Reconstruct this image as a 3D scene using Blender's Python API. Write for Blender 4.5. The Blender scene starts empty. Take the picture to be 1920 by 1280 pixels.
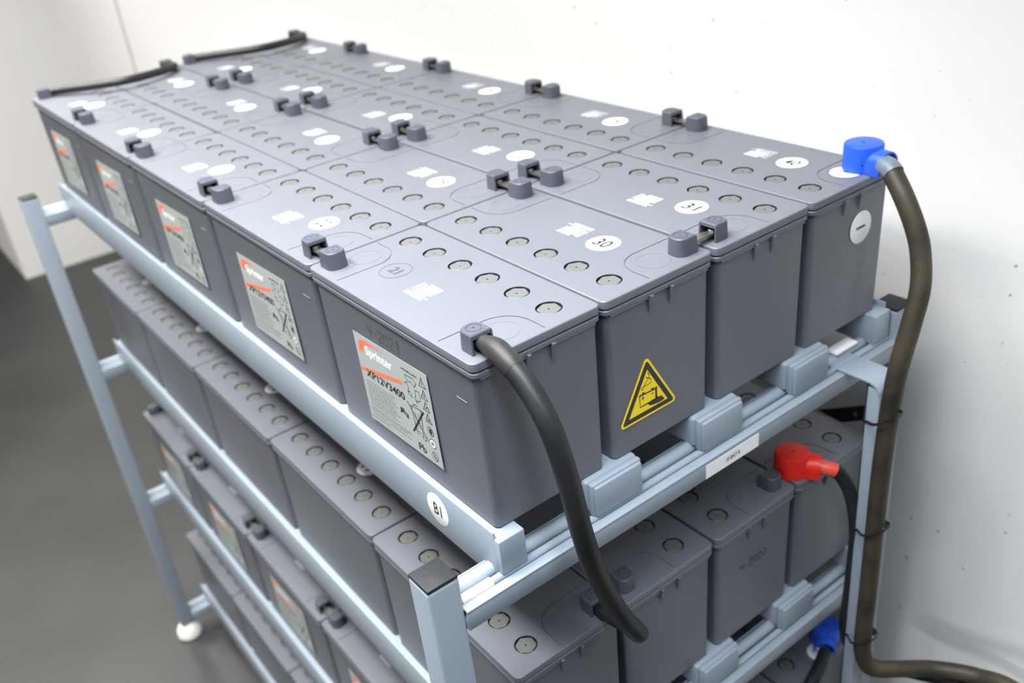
import bpy, bmesh, math, random
from mathutils import Vector, Matrix

random.seed(7)
PI = math.pi
SC = bpy.context.scene
COL = SC.collection
G = 1.70            # height of the battery tops on the top shelf above the floor


# ------------------------------------------------------------------ materials
def lin(r, g, b):
    def f(c):
        c /= 255.0
        return c / 12.92 if c <= .04045 else ((c + .055) / 1.055) ** 2.4
    return (f(r), f(g), f(b), 1)


def material(name, col, rough=.5, metal=0.0, noise=0.0, nscale=40.0, col2=None, bump=0.0, bscale=400.0, spec=.5,
             coat=0.0):
    m = bpy.data.materials.new(name)
    m.use_nodes = True
    nt = m.node_tree
    b = nt.nodes['Principled BSDF']
    b.inputs['Base Color'].default_value = col
    b.inputs['Roughness'].default_value = rough
    b.inputs['Metallic'].default_value = metal
    b.inputs['Specular IOR Level'].default_value = spec
    if coat:
        b.inputs['Coat Weight'].default_value = coat
    if noise or bump:
        tc = nt.nodes.new('ShaderNodeTexCoord')
    if noise:
        n = nt.nodes.new('ShaderNodeTexNoise')
        n.inputs['Scale'].default_value = nscale
        n.inputs['Detail'].default_value = 5
        nt.links.new(tc.outputs['Object'], n.inputs['Vector'])
        r = nt.nodes.new('ShaderNodeValToRGB')
        r.color_ramp.elements[0].position = .5 - .25
        r.color_ramp.elements[1].position = .5 + .25
        c2 = col2 or tuple(c * (1 - noise) for c in col[:3]) + (1,)
        r.color_ramp.elements[0].color = c2
        r.color_ramp.elements[1].color = col
        nt.links.new(n.outputs['Fac'], r.inputs['Fac'])
        nt.links.new(r.outputs['Color'], b.inputs['Base Color'])
    if bump:
        n2 = nt.nodes.new('ShaderNodeTexNoise')
        n2.inputs['Scale'].default_value = bscale
        n2.inputs['Detail'].default_value = 2
        nt.links.new(tc.outputs['Object'], n2.inputs['Vector'])
        bp = nt.nodes.new('ShaderNodeBump')
        bp.inputs['Strength'].default_value = bump
        bp.inputs['Distance'].default_value = .001
        nt.links.new(n2.outputs['Fac'], bp.inputs['Height'])
        nt.links.new(bp.outputs['Normal'], b.inputs['Normal'])
    return m


def wall_material():
    m = bpy.data.materials.new('white_wall_paint')
    m.use_nodes = True
    nt = m.node_tree
    b = nt.nodes['Principled BSDF']
    b.inputs['Roughness'].default_value = .75
    tc = nt.nodes.new('ShaderNodeTexCoord')
    # faint large-scale unevenness of the paint
    n = nt.nodes.new('ShaderNodeTexNoise')
    n.inputs['Scale'].default_value = 1.3
    n.inputs['Detail'].default_value = 3
    nt.links.new(tc.outputs['Object'], n.inputs['Vector'])
    r = nt.nodes.new('ShaderNodeValToRGB')
    r.color_ramp.elements[0].position = .3
    r.color_ramp.elements[1].position = .7
    r.color_ramp.elements[0].color = (.80, .793, .775, 1)
    r.color_ramp.elements[1].color = (.825, .82, .808, 1)
    nt.links.new(n.outputs['Fac'], r.inputs['Fac'])
    # little dark pits and specks, scattered over the wall plane
    v = nt.nodes.new('ShaderNodeTexVoronoi')
    v.voronoi_dimensions = '2D'
    v.inputs['Scale'].default_value = 19.0
    xyz = nt.nodes.new('ShaderNodeSeparateXYZ')
    cmb = nt.nodes.new('ShaderNodeCombineXYZ')
    add = nt.nodes.new('ShaderNodeMath')
    nt.links.new(tc.outputs['Object'], xyz.inputs['Vector'])
    nt.links.new(xyz.outputs['X'], add.inputs[0])
    nt.links.new(xyz.outputs['Y'], add.inputs[1])
    nt.links.new(add.outputs['Value'], cmb.inputs['X'])
    nt.links.new(xyz.outputs['Z'], cmb.inputs['Y'])
    # wobble, so that the specks are not round
    wob = nt.nodes.new('ShaderNodeTexNoise')
    wob.inputs['Scale'].default_value = 160
    nt.links.new(tc.outputs['Object'], wob.inputs['Vector'])
    wsc = nt.nodes.new('ShaderNodeVectorMath')
    wsc.operation = 'SCALE'
    wsc.inputs['Scale'].default_value = .006
    nt.links.new(wob.outputs['Color'], wsc.inputs[0])
    wad = nt.nodes.new('ShaderNodeVectorMath')
    nt.links.new(cmb.outputs['Vector'], wad.inputs[0])
    nt.links.new(wsc.outputs['Vector'], wad.inputs[1])
    nt.links.new(wad.outputs['Vector'], v.inputs['Vector'])
    dd = nt.nodes.new('ShaderNodeMath')
    dd.operation = 'MULTIPLY_ADD'       # radius of a speck varies from cell to cell
    sep = nt.nodes.new('ShaderNodeSeparateColor')
    nt.links.new(v.outputs['Color'], sep.inputs['Color'])
    pw = nt.nodes.new('ShaderNodeMath')
    pw.operation = 'POWER'
    pw.inputs[1].default_value = 3.0
    nt.links.new(sep.outputs['Red'], pw.inputs[0])
    dd.inputs[1].default_value = .074
    dd.inputs[2].default_value = -.0075
    nt.links.new(pw.outputs['Value'], dd.inputs[0])
    lt = nt.nodes.new('ShaderNodeMath')
    lt.operation = 'LESS_THAN'
    nt.links.new(v.outputs['Distance'], lt.inputs[0])
    nt.links.new(dd.outputs['Value'], lt.inputs[1])
    st = nt.nodes.new('ShaderNodeMath')
    st.operation = 'MULTIPLY'
    nt.links.new(lt.outputs['Value'], st.inputs[0])
    nt.links.new(sep.outputs['Green'], st.inputs[1])
    mx = nt.nodes.new('ShaderNodeMix')
    mx.data_type = 'RGBA'
    mx.inputs['B'].default_value = (.36, .35, .33, 1)
    nt.links.new(st.outputs['Value'], mx.inputs['Factor'])
    nt.links.new(r.outputs['Color'], mx.inputs['A'])
    nt.links.new(mx.outputs['Result'], b.inputs['Base Color'])
    return m


M = {}
M['case'] = material('battery_plastic', (.132, .141, .164, 1), .42, noise=.08, nscale=9, bump=.10, bscale=700, spec=.5)
M['cover'] = material('terminal_cover_plastic', (.070, .075, .098, 1), .46, bump=.08, bscale=700)
M['plug'] = material('vent_plug_plastic', (.112, .116, .113, 1), .5, spec=.5)
M['dark'] = material('black_plastic', (.012, .012, .014, 1), .45)
M['groove'] = material('dark_shade_and_marks', (.02, .021, .026, 1), .6)  # painted shade for the vent wells, also small dark dots and print
M['steel'] = material('powder_coated_steel', (.265, .312, .368, 1), .40, noise=.05, nscale=14, bump=.05, bscale=900)
M['chip'] = material('chipped_pale_paint', (.66, .68, .68, 1), .5, noise=.12, nscale=80)
M['cap'] = material('post_cap_plastic', (.012, .0125, .015, 1), .6, noise=.25, nscale=180, col2=(.020, .021, .024, 1), spec=.3)
M['rubber'] = material('black_cable_rubber', (.007, .0072, .008, 1), .45, noise=.5, nscale=24, col2=(.020, .021, .022, 1), bump=.15, bscale=60, spec=.28)
M['brown'] = material('dusty_brown_rubber', (.066, .054, .032, 1), .5, noise=.75, nscale=15, col2=(.012, .011, .009, 1), bump=.15, bscale=60, spec=.35)
M['shrink'] = material('grey_black_sleeve', (.034, .033, .031, 1), .45, noise=.4, nscale=50, spec=.3)
M['blue'] = material('blue_plastic', (.012, .085, .62, 1), .42)
M['red'] = material('red_plastic', (.78, .022, .012, 1), .42)
M['pinkred'] = material('pale_red_sleeve', (.80, .09, .06, 1), .4)
M['blueshrink'] = material('pale_blue_sleeve', (.15, .185, .225, 1), .4, noise=.35, nscale=70)
M['metal'] = material('tinned_metal', (.30, .29, .265, 1), .4, metal=.9)
M['white'] = material('white_sticker', (.86, .87, .88, 1), .5)
M['ivory'] = material('ivory_sleeve', (.62, .60, .55, 1), .5, noise=.12, nscale=90)
M['ink'] = material('black_ink', (.02, .021, .024, 1), .5)
M['greyink'] = material('grey_small_print', (.16, .18, .18, 1), .6)
M['pencil'] = material('pencil_mark', (.014, .014, .016, 1), .7, spec=.2)
M['label'] = material('silver_label', (.36, .395, .385, 1), .42, noise=.04, nscale=30)
M['orange'] = material('orange_print', (.83, .17, .085, 1), .45)
M['yellow'] = material('yellow_sticker', (.95, .70, .004, 1), .45)
M['print'] = material('white_laser_print', (.56, .585, .61, 1), .5)
M['wall'] = wall_material()
M['floor'] = material('dark_grey_floor', (.036, .0355, .035, 1), .5, noise=.32, nscale=2.2, col2=(.022, .0215, .021, 1))
M['greywall'] = material('grey_wall_paint', (.16, .16, .165, 1), .8, noise=.05, nscale=2)
M['joint'] = material('grey_wall_joint', (.44, .44, .43, 1), .8)
M['foot'] = material('white_foot_plastic', (.75, .75, .72, 1), .45)


# ------------------------------------------------------------------ helpers
def finish(bm, name, mats, parent=None, smooth=True, angle=35):
    me = bpy.data.meshes.new(name)
    bm.to_mesh(me)
    bm.free()
    return link(me, name, mats, parent, smooth, angle)


def link(me, name, mats, parent=None, smooth=True, angle=35):
    if not isinstance(mats, (list, tuple)):
        mats = [mats]
    for k in mats:
        me.materials.append(M[k])
    if smooth:
        for p in me.polygons:
            p.use_smooth = True
        me.set_sharp_from_angle(angle=math.radians(angle))
    o = bpy.data.objects.new(name, me)
    COL.objects.link(o)
    if parent:
        o.parent = parent
    return o


def empty(name, loc=(0, 0, 0), rz=0.0):
    o = bpy.data.objects.new(name, None)
    o.empty_display_size = .05
    COL.objects.link(o)
    o.location = loc
    o.rotation_euler = (0, 0, rz)
    return o


def tag(o, label, cat=None, group=None, kind=None):
    if label:
        o['label'] = label
    if cat:
        o['category'] = cat
    if group:
        o['group'] = group
    if kind:
        o['kind'] = kind
    return o


def merge(bm, tmp, mat=0, mtx=None):
    """append the bmesh tmp to bm"""
    vs = [bm.verts.new((mtx @ v.co) if mtx else v.co) for v in tmp.verts]
    tmp.verts.index_update()
    for f in tmp.faces:
        try:
            nf = bm.faces.new([vs[v.index] for v in f.verts])
            nf.material_index = mat
        except ValueError:
            pass
    tmp.free()


def box(bm, lo, hi, r=0.0, seg=2, mat=0, mtx=None):
    t = bmesh.new()
    bmesh.ops.create_cube(t, size=1.0)
    for v in t.verts:
        v.co = Vector([lo[i] + (v.co[i] + .5) * (hi[i] - lo[i]) for i in range(3)])
    if r:
        bmesh.ops.bevel(t, geom=list(t.edges), offset=r, segments=seg, profile=.5, affect='EDGES')
    merge(bm, t, mat, mtx)


def loft(bm, rings, mat=0, cap0=True, cap1=True, mtx=None):
    """rings: lists of 3D points with equal count"""
    vs = [[bm.verts.new(mtx @ Vector(p) if mtx else Vector(p)) for p in r] for r in rings]
    n = len(rings[0])
    for a, b in zip(vs, vs[1:]):
        for i in range(n):
            f = bm.faces.new((a[i], a[(i + 1) % n], b[(i + 1) % n], b[i]))
            f.material_index = mat
    if cap0:
        bm.faces.new(list(reversed(vs[0]))).material_index = mat
    if cap1:
        bm.faces.new(vs[-1]).material_index = mat


def rrect(hx, hy, r, z, seg=4, cx=0.0, cy=0.0):
    pts = []
    for k, (sx, sy) in enumerate(((1, 1), (-1, 1), (-1, -1), (1, -1))):
        for i in range(seg + 1):
            a = PI / 2 * k + PI / 2 * i / seg
            pts.append((cx + sx * (hx - r) + r * math.cos(a), cy + sy * (hy - r) + r * math.sin(a), z))
    return pts


def circle(r, z, n=32, cx=0.0, cy=0.0, a0=0.0):
    return [(cx + r * math.cos(a0 + 2 * PI * i / n), cy + r * math.sin(a0 + 2 * PI * i / n), z) for i in range(n)]


def lathe(bm, prof, n=32, cx=0.0, cy=0.0, mat=0, mtx=None):
    loft(bm, [circle(max(r, 1e-5), z, n, cx, cy) for r, z in prof], mat, mtx=mtx)


def prism(bm, poly, z0, z1, mat=0, mtx=None):
    loft(bm, [[(x, y, z0) for x, y in poly], [(x, y, z1) for x, y in poly]], mat, mtx=mtx)


def ring_strip(pts, w, closed=False):
    """outline of a stroke of width w along 2D points, as a list of quads"""
    quads = []
    n = len(pts)
    offs = []
    for i in range(n):
        if closed:
            a, b = Vector(pts[(i - 1) % n]), Vector(pts[(i + 1) % n])
        else:
            a, b = Vector(pts[max(i - 1, 0)]), Vector(pts[min(i + 1, n - 1)])
        d = (b - a)
        d = d.normalized() if d.length > 1e-9 else Vector((1, 0))
        nrm = Vector((-d.y, d.x))
        p = Vector(pts[i])
        k = 1.0
        if 0 < i < n - 1 or closed:
            d1 = (p - Vector(pts[i - 1])).normalized()
            c = max(.5, abs(d1.dot(d)))
            k = 1 / c
        offs.append((p + nrm * w / 2 * k, p - nrm * w / 2 * k))
    m = n if closed else n - 1
    for i in range(m):
        a, b = offs[i], offs[(i + 1) % n]
        quads.append([a[0], a[1], b[1], b[0]])
    return quads


def stroke(bm, pts, w, h, mat=0, mtx=None, closed=False):
    """flat ink line at height h on a local plane"""
    for q in ring_strip(pts, w, closed):
        vs = [bm.verts.new((mtx @ Vector((p.x, p.y, h))) if mtx else Vector((p.x, p.y, h))) for p in q]
        f = bm.faces.new(vs)
        f.material_index = mat


def poly2d(bm, pts, h, mat=0, mtx=None):
    vs = [bm.verts.new((mtx @ Vector((p[0], p[1], h))) if mtx else Vector((p[0], p[1], h))) for p in pts]
    f = bm.faces.new(vs)
    f.material_index = mat


_tc = {}


def text_tris(s):
    if s not in _tc:
        cu = bpy.data.curves.new('lettering', 'FONT')
        cu.body = s
        cu.size = 1.0
        cu.align_x = 'CENTER'
        cu.align_y = 'CENTER'
        cu.resolution_u = 3
        cu.offset = .022
        o = bpy.data.objects.new('lettering', cu)
        COL.objects.link(o)
        dg = bpy.context.evaluated_depsgraph_get()
        me = bpy.data.meshes.new_from_object(o.evaluated_get(dg))
        vs = [v.co.copy() for v in me.vertices]
        fs = [list(p.vertices) for p in me.polygons]
        bpy.data.objects.remove(o)
        bpy.data.curves.remove(cu)
        bpy.data.meshes.remove(me)
        xs = [v.x for v in vs]
        ys = [v.y for v in vs]
        _tc[s] = (vs, fs, min(xs), max(xs), min(ys), max(ys))
    return _tc[s]


def text(bm, s, x0, x1, y0, y1, h, mat=0, mtx=None, shear=0.0):
    """lettering stretched into the box x0..x1, y0..y1"""
    vs, fs, a, b, c, d = text_tris(s)
    nv = []
    for v in vs:
        ty = (v.y - c) / (d - c)
        p = Vector((x0 + (v.x - a) / (b - a) * (x1 - x0) + shear * ty, y0 + ty * (y1 - y0), h))
        nv.append(bm.verts.new(mtx @ p if mtx else p))
    for f in fs:
        try:
            bm.faces.new([nv[i] for i in f]).material_index = mat
        except ValueError:
            pass


def catmull(pts, n=10):
    P = [Vector(p) for p in pts]
    P = [P[0] * 2 - P[1]] + P + [P[-1] * 2 - P[-2]]
    out = []
    for i in range(1, len(P) - 2):
        a, b, c, d = P[i - 1:i + 3]
        for k in range(n):
            t = k / n
            out.append(.5 * ((2 * b) + (c - a) * t + (2 * a - 5 * b + 4 * c - d) * t * t + (3 * b - a - 3 * c + d) * t ** 3))
    out.append(P[-2].copy())
    return out


def tube(bm, pts, r, n=20, mat=0, cap=True):
    """r: a number or a function of 0..1"""
    rf = r if callable(r) else (lambda t: r)
    pts = [Vector(p) for p in pts]
    N = len(pts)
    up = None
    rings = []
    for i, p in enumerate(pts):
        d = (pts[min(i + 1, N - 1)] - pts[max(i - 1, 0)]).normalized()
        if up is None:
            up = Vector((0, 0, 1)) if abs(d.z) < .9 else Vector((1, 0, 0))
        s = d.cross(up).normalized()
        up = s.cross(d).normalized()
        rr = rf(i / (N - 1))
        rings.append([p + (s * math.cos(2 * PI * k / n) + up * math.sin(2 * PI * k / n)) * rr for k in range(n)])
    loft(bm, rings, mat, cap, cap)


def boolean_cut(bm, cutters, mats):
    """bm minus each bmesh in cutters -> mesh"""
    me = bpy.data.meshes.new('solid')
    bmesh.ops.recalc_face_normals(bm, faces=bm.faces)
    bm.to_mesh(me)
    bm.free()
    o = bpy.data.objects.new('solid', me)
    COL.objects.link(o)
    tmp = []
    for c in cutters:
        bmesh.ops.recalc_face_normals(c, faces=c.faces)
        cm = bpy.data.meshes.new('cutter')
        c.to_mesh(cm)
        c.free()
        co = bpy.data.objects.new('cutter', cm)
        COL.objects.link(co)
        tmp.append(co)
        md = o.modifiers.new('cut', 'BOOLEAN')
        md.operation = 'DIFFERENCE'
        md.solver = 'EXACT'
        md.object = co
    bpy.context.view_layer.update()
    dg = bpy.context.evaluated_depsgraph_get()
    out = bpy.data.meshes.new_from_object(o.evaluated_get(dg))
    for t in tmp + [o]:
        m_ = t.data
        bpy.data.objects.remove(t)
        bpy.data.meshes.remove(m_)
    out.materials.clear()
    return out


# ------------------------------------------------------------------ battery
W, L, H = .1742, .3598, .2184
HX, HY = W / 2, L / 2
TX, TY = -HX + .0262, HY - .0275            # terminal centre (x, |y|)
VENT_X = HX - .043
VENT_Y = [(-2.5 + i) * .0567 for i in range(6)]


def shapes():
    S = {}
    # case: drafted walls, collar under the lid
    bm = bmesh.new()

    def ring(ins, z, r=.009):
        return rrect(HX - ins, HY - ins, max(r - ins * .3, .003), z, 5)
    loft(bm, [ring(.0088, 0), ring(.0068, .002), ring(.0042, .1985), ring(.0038, .2000), ring(.0006, .2006),
              ring(.0004, .2050), ring(.0012, .2062), ring(.0040, .2063), ring(.0040, .2082)])
    for sy in (-1, 1):
        y = sy * (HY - .003)
        for x in (-.0165, .0165):           # little gussets of the lifting recess
            t = [(x - .0022, 0), (x + .0022, 0)]
            a, b = y, y + sy * .0062
            loft(bm, [[(x - .0016, a, .178), (x + .0016, a, .178), (x + .0016, y + sy * .0004, .178), (x - .0016, y + sy * .0004, .178)],
                      [(x - .0022, a, .2008), (x + .0022, a, .2008), (x + .0022, b - sy * .0006, .2008), (x - .0022, b - sy * .0006, .2008)]])
        for x0, x1 in ((-.078, -.0185), (.0185, .078)):
            box(bm, (x0, min(y, y + sy * .0018), .1965), (x1, max(y, y + sy * .0018), .2008), .0006, 1)
    bmesh.ops.recalc_face_normals(bm, faces=bm.faces)
    S['case'] = bpy.data.meshes.new('case')
    bm.to_mesh(S['case'])
    bm.free()
    # lid with vent wells and the outlined terminal corners
    bm = bmesh.new()
    z0 = .2080

    def lring(ins, z):
        return rrect(HX - ins, HY - ins, .009 - ins, z, 5)
    loft(bm, [lring(.0010, z0), lring(.0003, z0 + .0006), lring(0, .2158), lring(.0004, .2176), lring(.0014, .2184)])
    cut = []
    c = bmesh.new()
    for y in VENT_Y:
        lathe(c, [(.0152, .2120), (.0152, .2250)], 28, VENT_X, y)
    cut.append(c)
    c = bmesh.new()
    for s in (1, -1):
        pts = [(-HX + .006, s * (HY - .0685))]
        for i in range(13):
            a = PI / 2 * i / 12
            pts.append((-HX + .063 + .0365 * math.sin(a), s * (HY - .0685 + .0365 * (1 - math.cos(a)))))
        pts.append((-HX + .0995, s * (HY - .0065)))
        qs = ring_strip(pts, .0016)
        left = [q[0] for q in qs] + [qs[-1][3]]
        right = [q[1] for q in qs] + [qs[-1][2]]
        prism(c, [(p.x, p.y) for p in left + right[::-1]], .2172, .2250)
    cut.append(c)
    c = bmesh.new()
    for s in (1, -1):                       # thin round moulding mark in each corner field
        qs = ring_strip([(p[0], p[1]) for p in circle(.0205, 0, 32, -HX + .064, s * (HY - .036))], .0005, True)
        o_ = [q[0] for q in qs]
        i_ = [q[1] for q in qs]
        n = len(qs)
        vs = [[c.verts.new((p.x, p.y, z)) for p in ring_] for ring_, z in ((o_, .2181), (o_, .2220), (i_, .2220), (i_, .2181))]
        for k in range(4):
            A, B = vs[k], vs[(k + 1) % 4]
            for i in range(n):
                c.faces.new((A[i], A[(i + 1) % n], B[(i + 1) % n], B[i]))
    cut.append(c)
    S['lid'] = boolean_cut(bm, cut, None)
    # vent plug: hexagon in its well with a pin hole
    bm = bmesh.new()
    hexa = []
    for k in range(6):
        for d in (-.16, 0, .16):
            a = PI / 3 * k + PI / 6 + d
            hexa.append((a, .0131 if d else .0135))

    def hx(s, z):
        return [(r * s * math.cos(a), r * s * math.sin(a), z) for a, r in hexa]
    loft(bm, [hx(1, .2124), hx(1, .2170), hx(.95, .2176), hx(.16, .2176), hx(.085, .2168)], 0)
    lathe(bm, [(.0011, .21700), (.0009, .21770)], 10, 0, 0, 1)
    loft(bm, [circle(.0150, .2123, 28), circle(.01505, .2180, 28)], 1, True, False)  # dark cup lining the well, painting in the shade around the plug
    bmesh.ops.recalc_face_normals(bm, faces=bm.faces)
    S['plug'] = bpy.data.meshes.new('vent_plug')
    bm.to_mesh(S['plug'])
    bm.free()
    # terminal cover: open towards -y, round towards +y
    bm = bmesh.new()

    def cov(s, z, r=.0112):
        hw, y0, y1 = .0142 * s, -.0135, .0145 * s
        pts = [(hw, y0 * s)]
        rr = r * s
        for i in range(7):
            a = PI / 2 * i / 6
            pts.append((hw - rr + rr * math.cos(a), y1 - rr + rr * math.sin(a)))
        for i in range(7):
            a = PI / 2 + PI / 2 * i / 6
            pts.append((-hw + rr + rr * math.cos(a), y1 - rr + rr * math.sin(a)))
        pts.append((-hw, y0 * s))
        return [(x, y, z) for x, y in pts]
    loft(bm, [cov(1.0, H - .0006), cov(.94, H + .0192), cov(.915, H + .0212), cov(.84, H + .0224)])
    cut = []
    c = bmesh.new()
    box(c, (-.0113, -.030, H - .004), (.0113, .008, H + .0172))
    cut.append(c)
    c = bmesh.new()
    qs = circle(.0086, 0, 32, 0, .0005)
    qi = circle(.0078, 0, 32, 0, .0005)
    vs = [[c.verts.new((p[0], p[1], z)) for p in ring_] for ring_, z in ((qs, H + .0215), (qs, H + .030), (qi, H + .030), (qi, H + .0215))]
    for k in range(4):
        A, B = vs[k], vs[(k + 1) % 4]
        for i in range(32):
            c.faces.new((A[i], A[(i + 1) % 32], B[(i + 1) % 32], B[i]))
    cut.append(c)
    c = bmesh.new()
    lathe(c, [(.0012, H + .018), (.0012, H + .030)], 10, 0, .001)
    cut.append(c)
    S['cover'] = boolean_cut(bm, cut, None)
    # front label
    bm = bmesh.new()
    label_mesh(bm)
    S['label'] = bpy.data.meshes.new('front_label')
    bm.to_mesh(S['label'])
    bm.free()
    # white print on the lid: rows of dots and lines
    bm = bmesh.new()
    for i in range(6):
        for j in range(5):
            if (i, j) in ((0, 4), (5, 0)):
                continue
            poly2d(bm, [(p[0], p[1]) for p in circle(.0024, 0, 8, -.0085 + i * .0052, -.008 + j * .0050)], .0002)
    poly2d(bm, [(.0045, -.013), (.0245, -.013), (.0245, -.0115), (.0045, -.0115)], .0002)
    for k in range(3):
        y = -.0135 - k * .0028
        x = -.018
        rnd = random.Random(k)
        while x < .017:
            w = rnd.uniform(.002, .006)
            poly2d(bm, [(x, y), (x + w, y), (x + w, y + .0015), (x, y + .0015)], .0002)
            x += w + .0011
    for k in range(6):
        poly2d(bm, [(-.0185, -.008 + k * .0035), (-.0125, -.008 + k * .0035), (-.0125, -.0066 + k * .0035), (-.0185, -.0066 + k * .0035)], .0002)
    S['print'] = bpy.data.meshes.new('lid_print')
    bm.to_mesh(S['print'])
    bm.free()
    return S


def label_mesh(bm):
    """materials: 0 silver, 1 orange, 2 white, 3 ink, 4 small print; u to the right, v up, in metres"""
    LW, LH = .168, .1275
    box(bm, (0, -LH, 0), (LW, 0, .0003), 0, 1, 0)
    h = .0004

    def P(u, v):
        return (u * LW, -v * LH)

    def S(pts, w, mat=3, closed=False, hh=h):
        stroke(bm, [P(*p) for p in pts], w, hh, mat, None, closed)
    # swoosh
    top = [(.045, .20), (.047, .14), (.065, .085), (.11, .055), (.18, .045), (.28, .046), (.43, .058)]
    bot = [(.43, .060), (.30, .066), (.20, .085), (.14, .115), (.11, .155), (.10, .20)]
    t2 = catmull([P(*p) + (0,) for p in top], 4)
    b2 = catmull([P(*p) + (0,) for p in bot], 4)
    nn = min(len(t2), len(b2))
    for i in range(nn - 1):
        ia, ib = i, i + 1
        a = t2[int(ia * (len(t2) - 1) / (nn - 1))]
        b = t2[int(ib * (len(t2) - 1) / (nn - 1))]
        c = b2[len(b2) - 1 - int(ib * (len(b2) - 1) / (nn - 1))]
        d = b2[len(b2) - 1 - int(ia * (len(b2) - 1) / (nn - 1))]
        poly2d(bm, [a, b, c, d], h, 1)
    text(bm, 'Sprinter', .145 * LW, .525 * LW, -.232 * LH, -.095 * LH, h, 2)
    poly2d(bm, [P(.0, .395), P(.635, .243), P(.635, .288), P(.0, .437)], h, 1)
    rot = Matrix.Identity(4)
    text(bm, 'XP12V3400', .085 * LW, .63 * LW, -.462 * LH, -.375 * LH, h + .0001, 3)
    rnd = random.Random(3)
    lines = [(.52, .06, .46)] + [(.555 + .033 * i, .055, .43 + .03 * (i % 3)) for i in range(8)] + \
            [(.83, .04, .62), (.86, .04, .57), (.90, .035, .60), (.94, .03, .30)]
    for v, u0, u1 in lines:
        u = u0
        while u < u1:
            w = rnd.uniform(.012, .05)
            poly2d(bm, [P(u, v), P(u, v + .013), P(min(u + w, u1), v + .013), P(min(u + w, u1), v)], h, 4)
            u += w + .009
    text(bm, 'NONSPILLABLE', .655 * LW, .86 * LW, -.105 * LH, -.080 * LH, h, 3)
    # recycling arrows
    for q in ([(.69, .145), (.80, .135), (.835, .175), (.80, .225), (.77, .19), (.72, .20), (.69, .145)],
              [(.665, .245), (.70, .22), (.72, .28), (.705, .29), (.70, .345), (.745, .36), (.73, .30), (.69, .33)],
              [(.80, .255), (.845, .25), (.86, .31), (.845, .355), (.805, .365), (.80, .395), (.785, .345), (.80, .31), (.80, .255)]):
        S(q, .0009)
    # crossed-out bin
    S([(.652, .447), (.862, .775)], .0016)
    S([(.864, .455), (.661, .775)], .0030)
    S([(.70, .47), (.83, .46), (.80, .735), (.715, .735)], .0010, closed=True)
    S([(.685, .475), (.845, .455)], .0010)
    S([(.73, .462), (.74, .435), (.79, .432), (.80, .455)], .0010)
    S([(.72, .735), (.72, .765), (.745, .765)], .0010)
    S([(.81 + .022 * math.cos(a * PI / 6), .77 + .027 * math.sin(a * PI / 6)) for a in range(12)], .0010, closed=True)
    S([(.74, .52), (.748, .69)], .0007)
    S([(.78, .515), (.775, .69)], .0007)
    text(bm, 'Pb', .700 * LW, .80 * LW, -.955 * LH, -.868 * LH, h, 3)
    # recognised-component mark: reversed R and U
    R_ = [(.575, .64), (.575, .585), (.53, .585), (.53, .612), (.575, .612), (.552, .612), (.52, .64)]
    S(R_, .0022)
    S([(.595, .60), (.595, .645), (.62, .655), (.62, .60)], .0022)
    # hazard triangles
    for k, (v0, v1) in enumerate(((.065, .164), (.192, .289), (.314, .410), (.439, .536))):
        S([(.921, v0), (.879, v1), (.958, v1)], .0011, closed=True)
        vm = (v0 + 2 * v1) / 3
        if k == 0:
            S([(.920, vm - .03), (.920, vm + .012)], .0014)
        elif k == 1:
            S([(.924, vm - .03), (.916, vm - .005), (.924, vm - .008), (.917, vm + .018)], .0010)
        elif k == 2:
            S([(.905, vm + .012), (.93, vm - .012), (.935, vm + .012)], .0013)
        else:
            for d in (-.012, 0, .012):
                S([(.903, vm + d + .004), (.936, vm + d + .004)], .0009)
    for k, v in enumerate((.632, .765, .908)):
        def C(r, m, hh=h):
            poly2d(bm, [P(.914 + r / LW * math.cos(-a * PI / 10), v + r / LH * math.sin(-a * PI / 10)) for a in range(20)], hh, m)
        C(.0066, 3)
        C(.0056, 0 if k != 1 else 2, h + .0001)
        if k == 0:
            poly2d(bm, [P(.895, .61), P(.93, .595), P(.94, .63), P(.92, .67), P(.90, .65)], h + .0002, 3)
        elif k == 1:
            S([(.905, v - .02), (.905, v + .022)], .0022, hh=h + .0002)
            S([(.923, v - .015), (.923, v + .02)], .0022, hh=h + .0002)
        else:
            S([(.89, v - .03), (.938, v + .03)], .0010, hh=h + .0002)
            S([(.914, v - .025), (.906, v + .005), (.922, v + .025)], .0014, hh=h + .0002)


SH = shapes()
LABELMATS = ['label', 'orange', 'white', 'ink', 'greyink']


def part(me, name, mats, parent, loc=(0, 0, 0), rz=0.0):
    o = bpy.data.objects.new(name, me)
    COL.objects.link(o)
    o.parent = parent
    o.location = loc
    o.rotation_euler = (0, 0, rz)
    return o


for k_, mt in (('case', ['case']), ('lid', ['case']), ('plug', ['plug', 'groove']), ('cover', ['cover']), ('label', LABELMATS), ('print', ['print'])):
    me = SH[k_]
    for m_ in mt:
        me.materials.append(M[m_])
    if k_ not in ('label', 'print'):
        for p in me.polygons:
            p.use_smooth = True
        me.set_sharp_from_angle(angle=math.radians(28))


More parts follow.
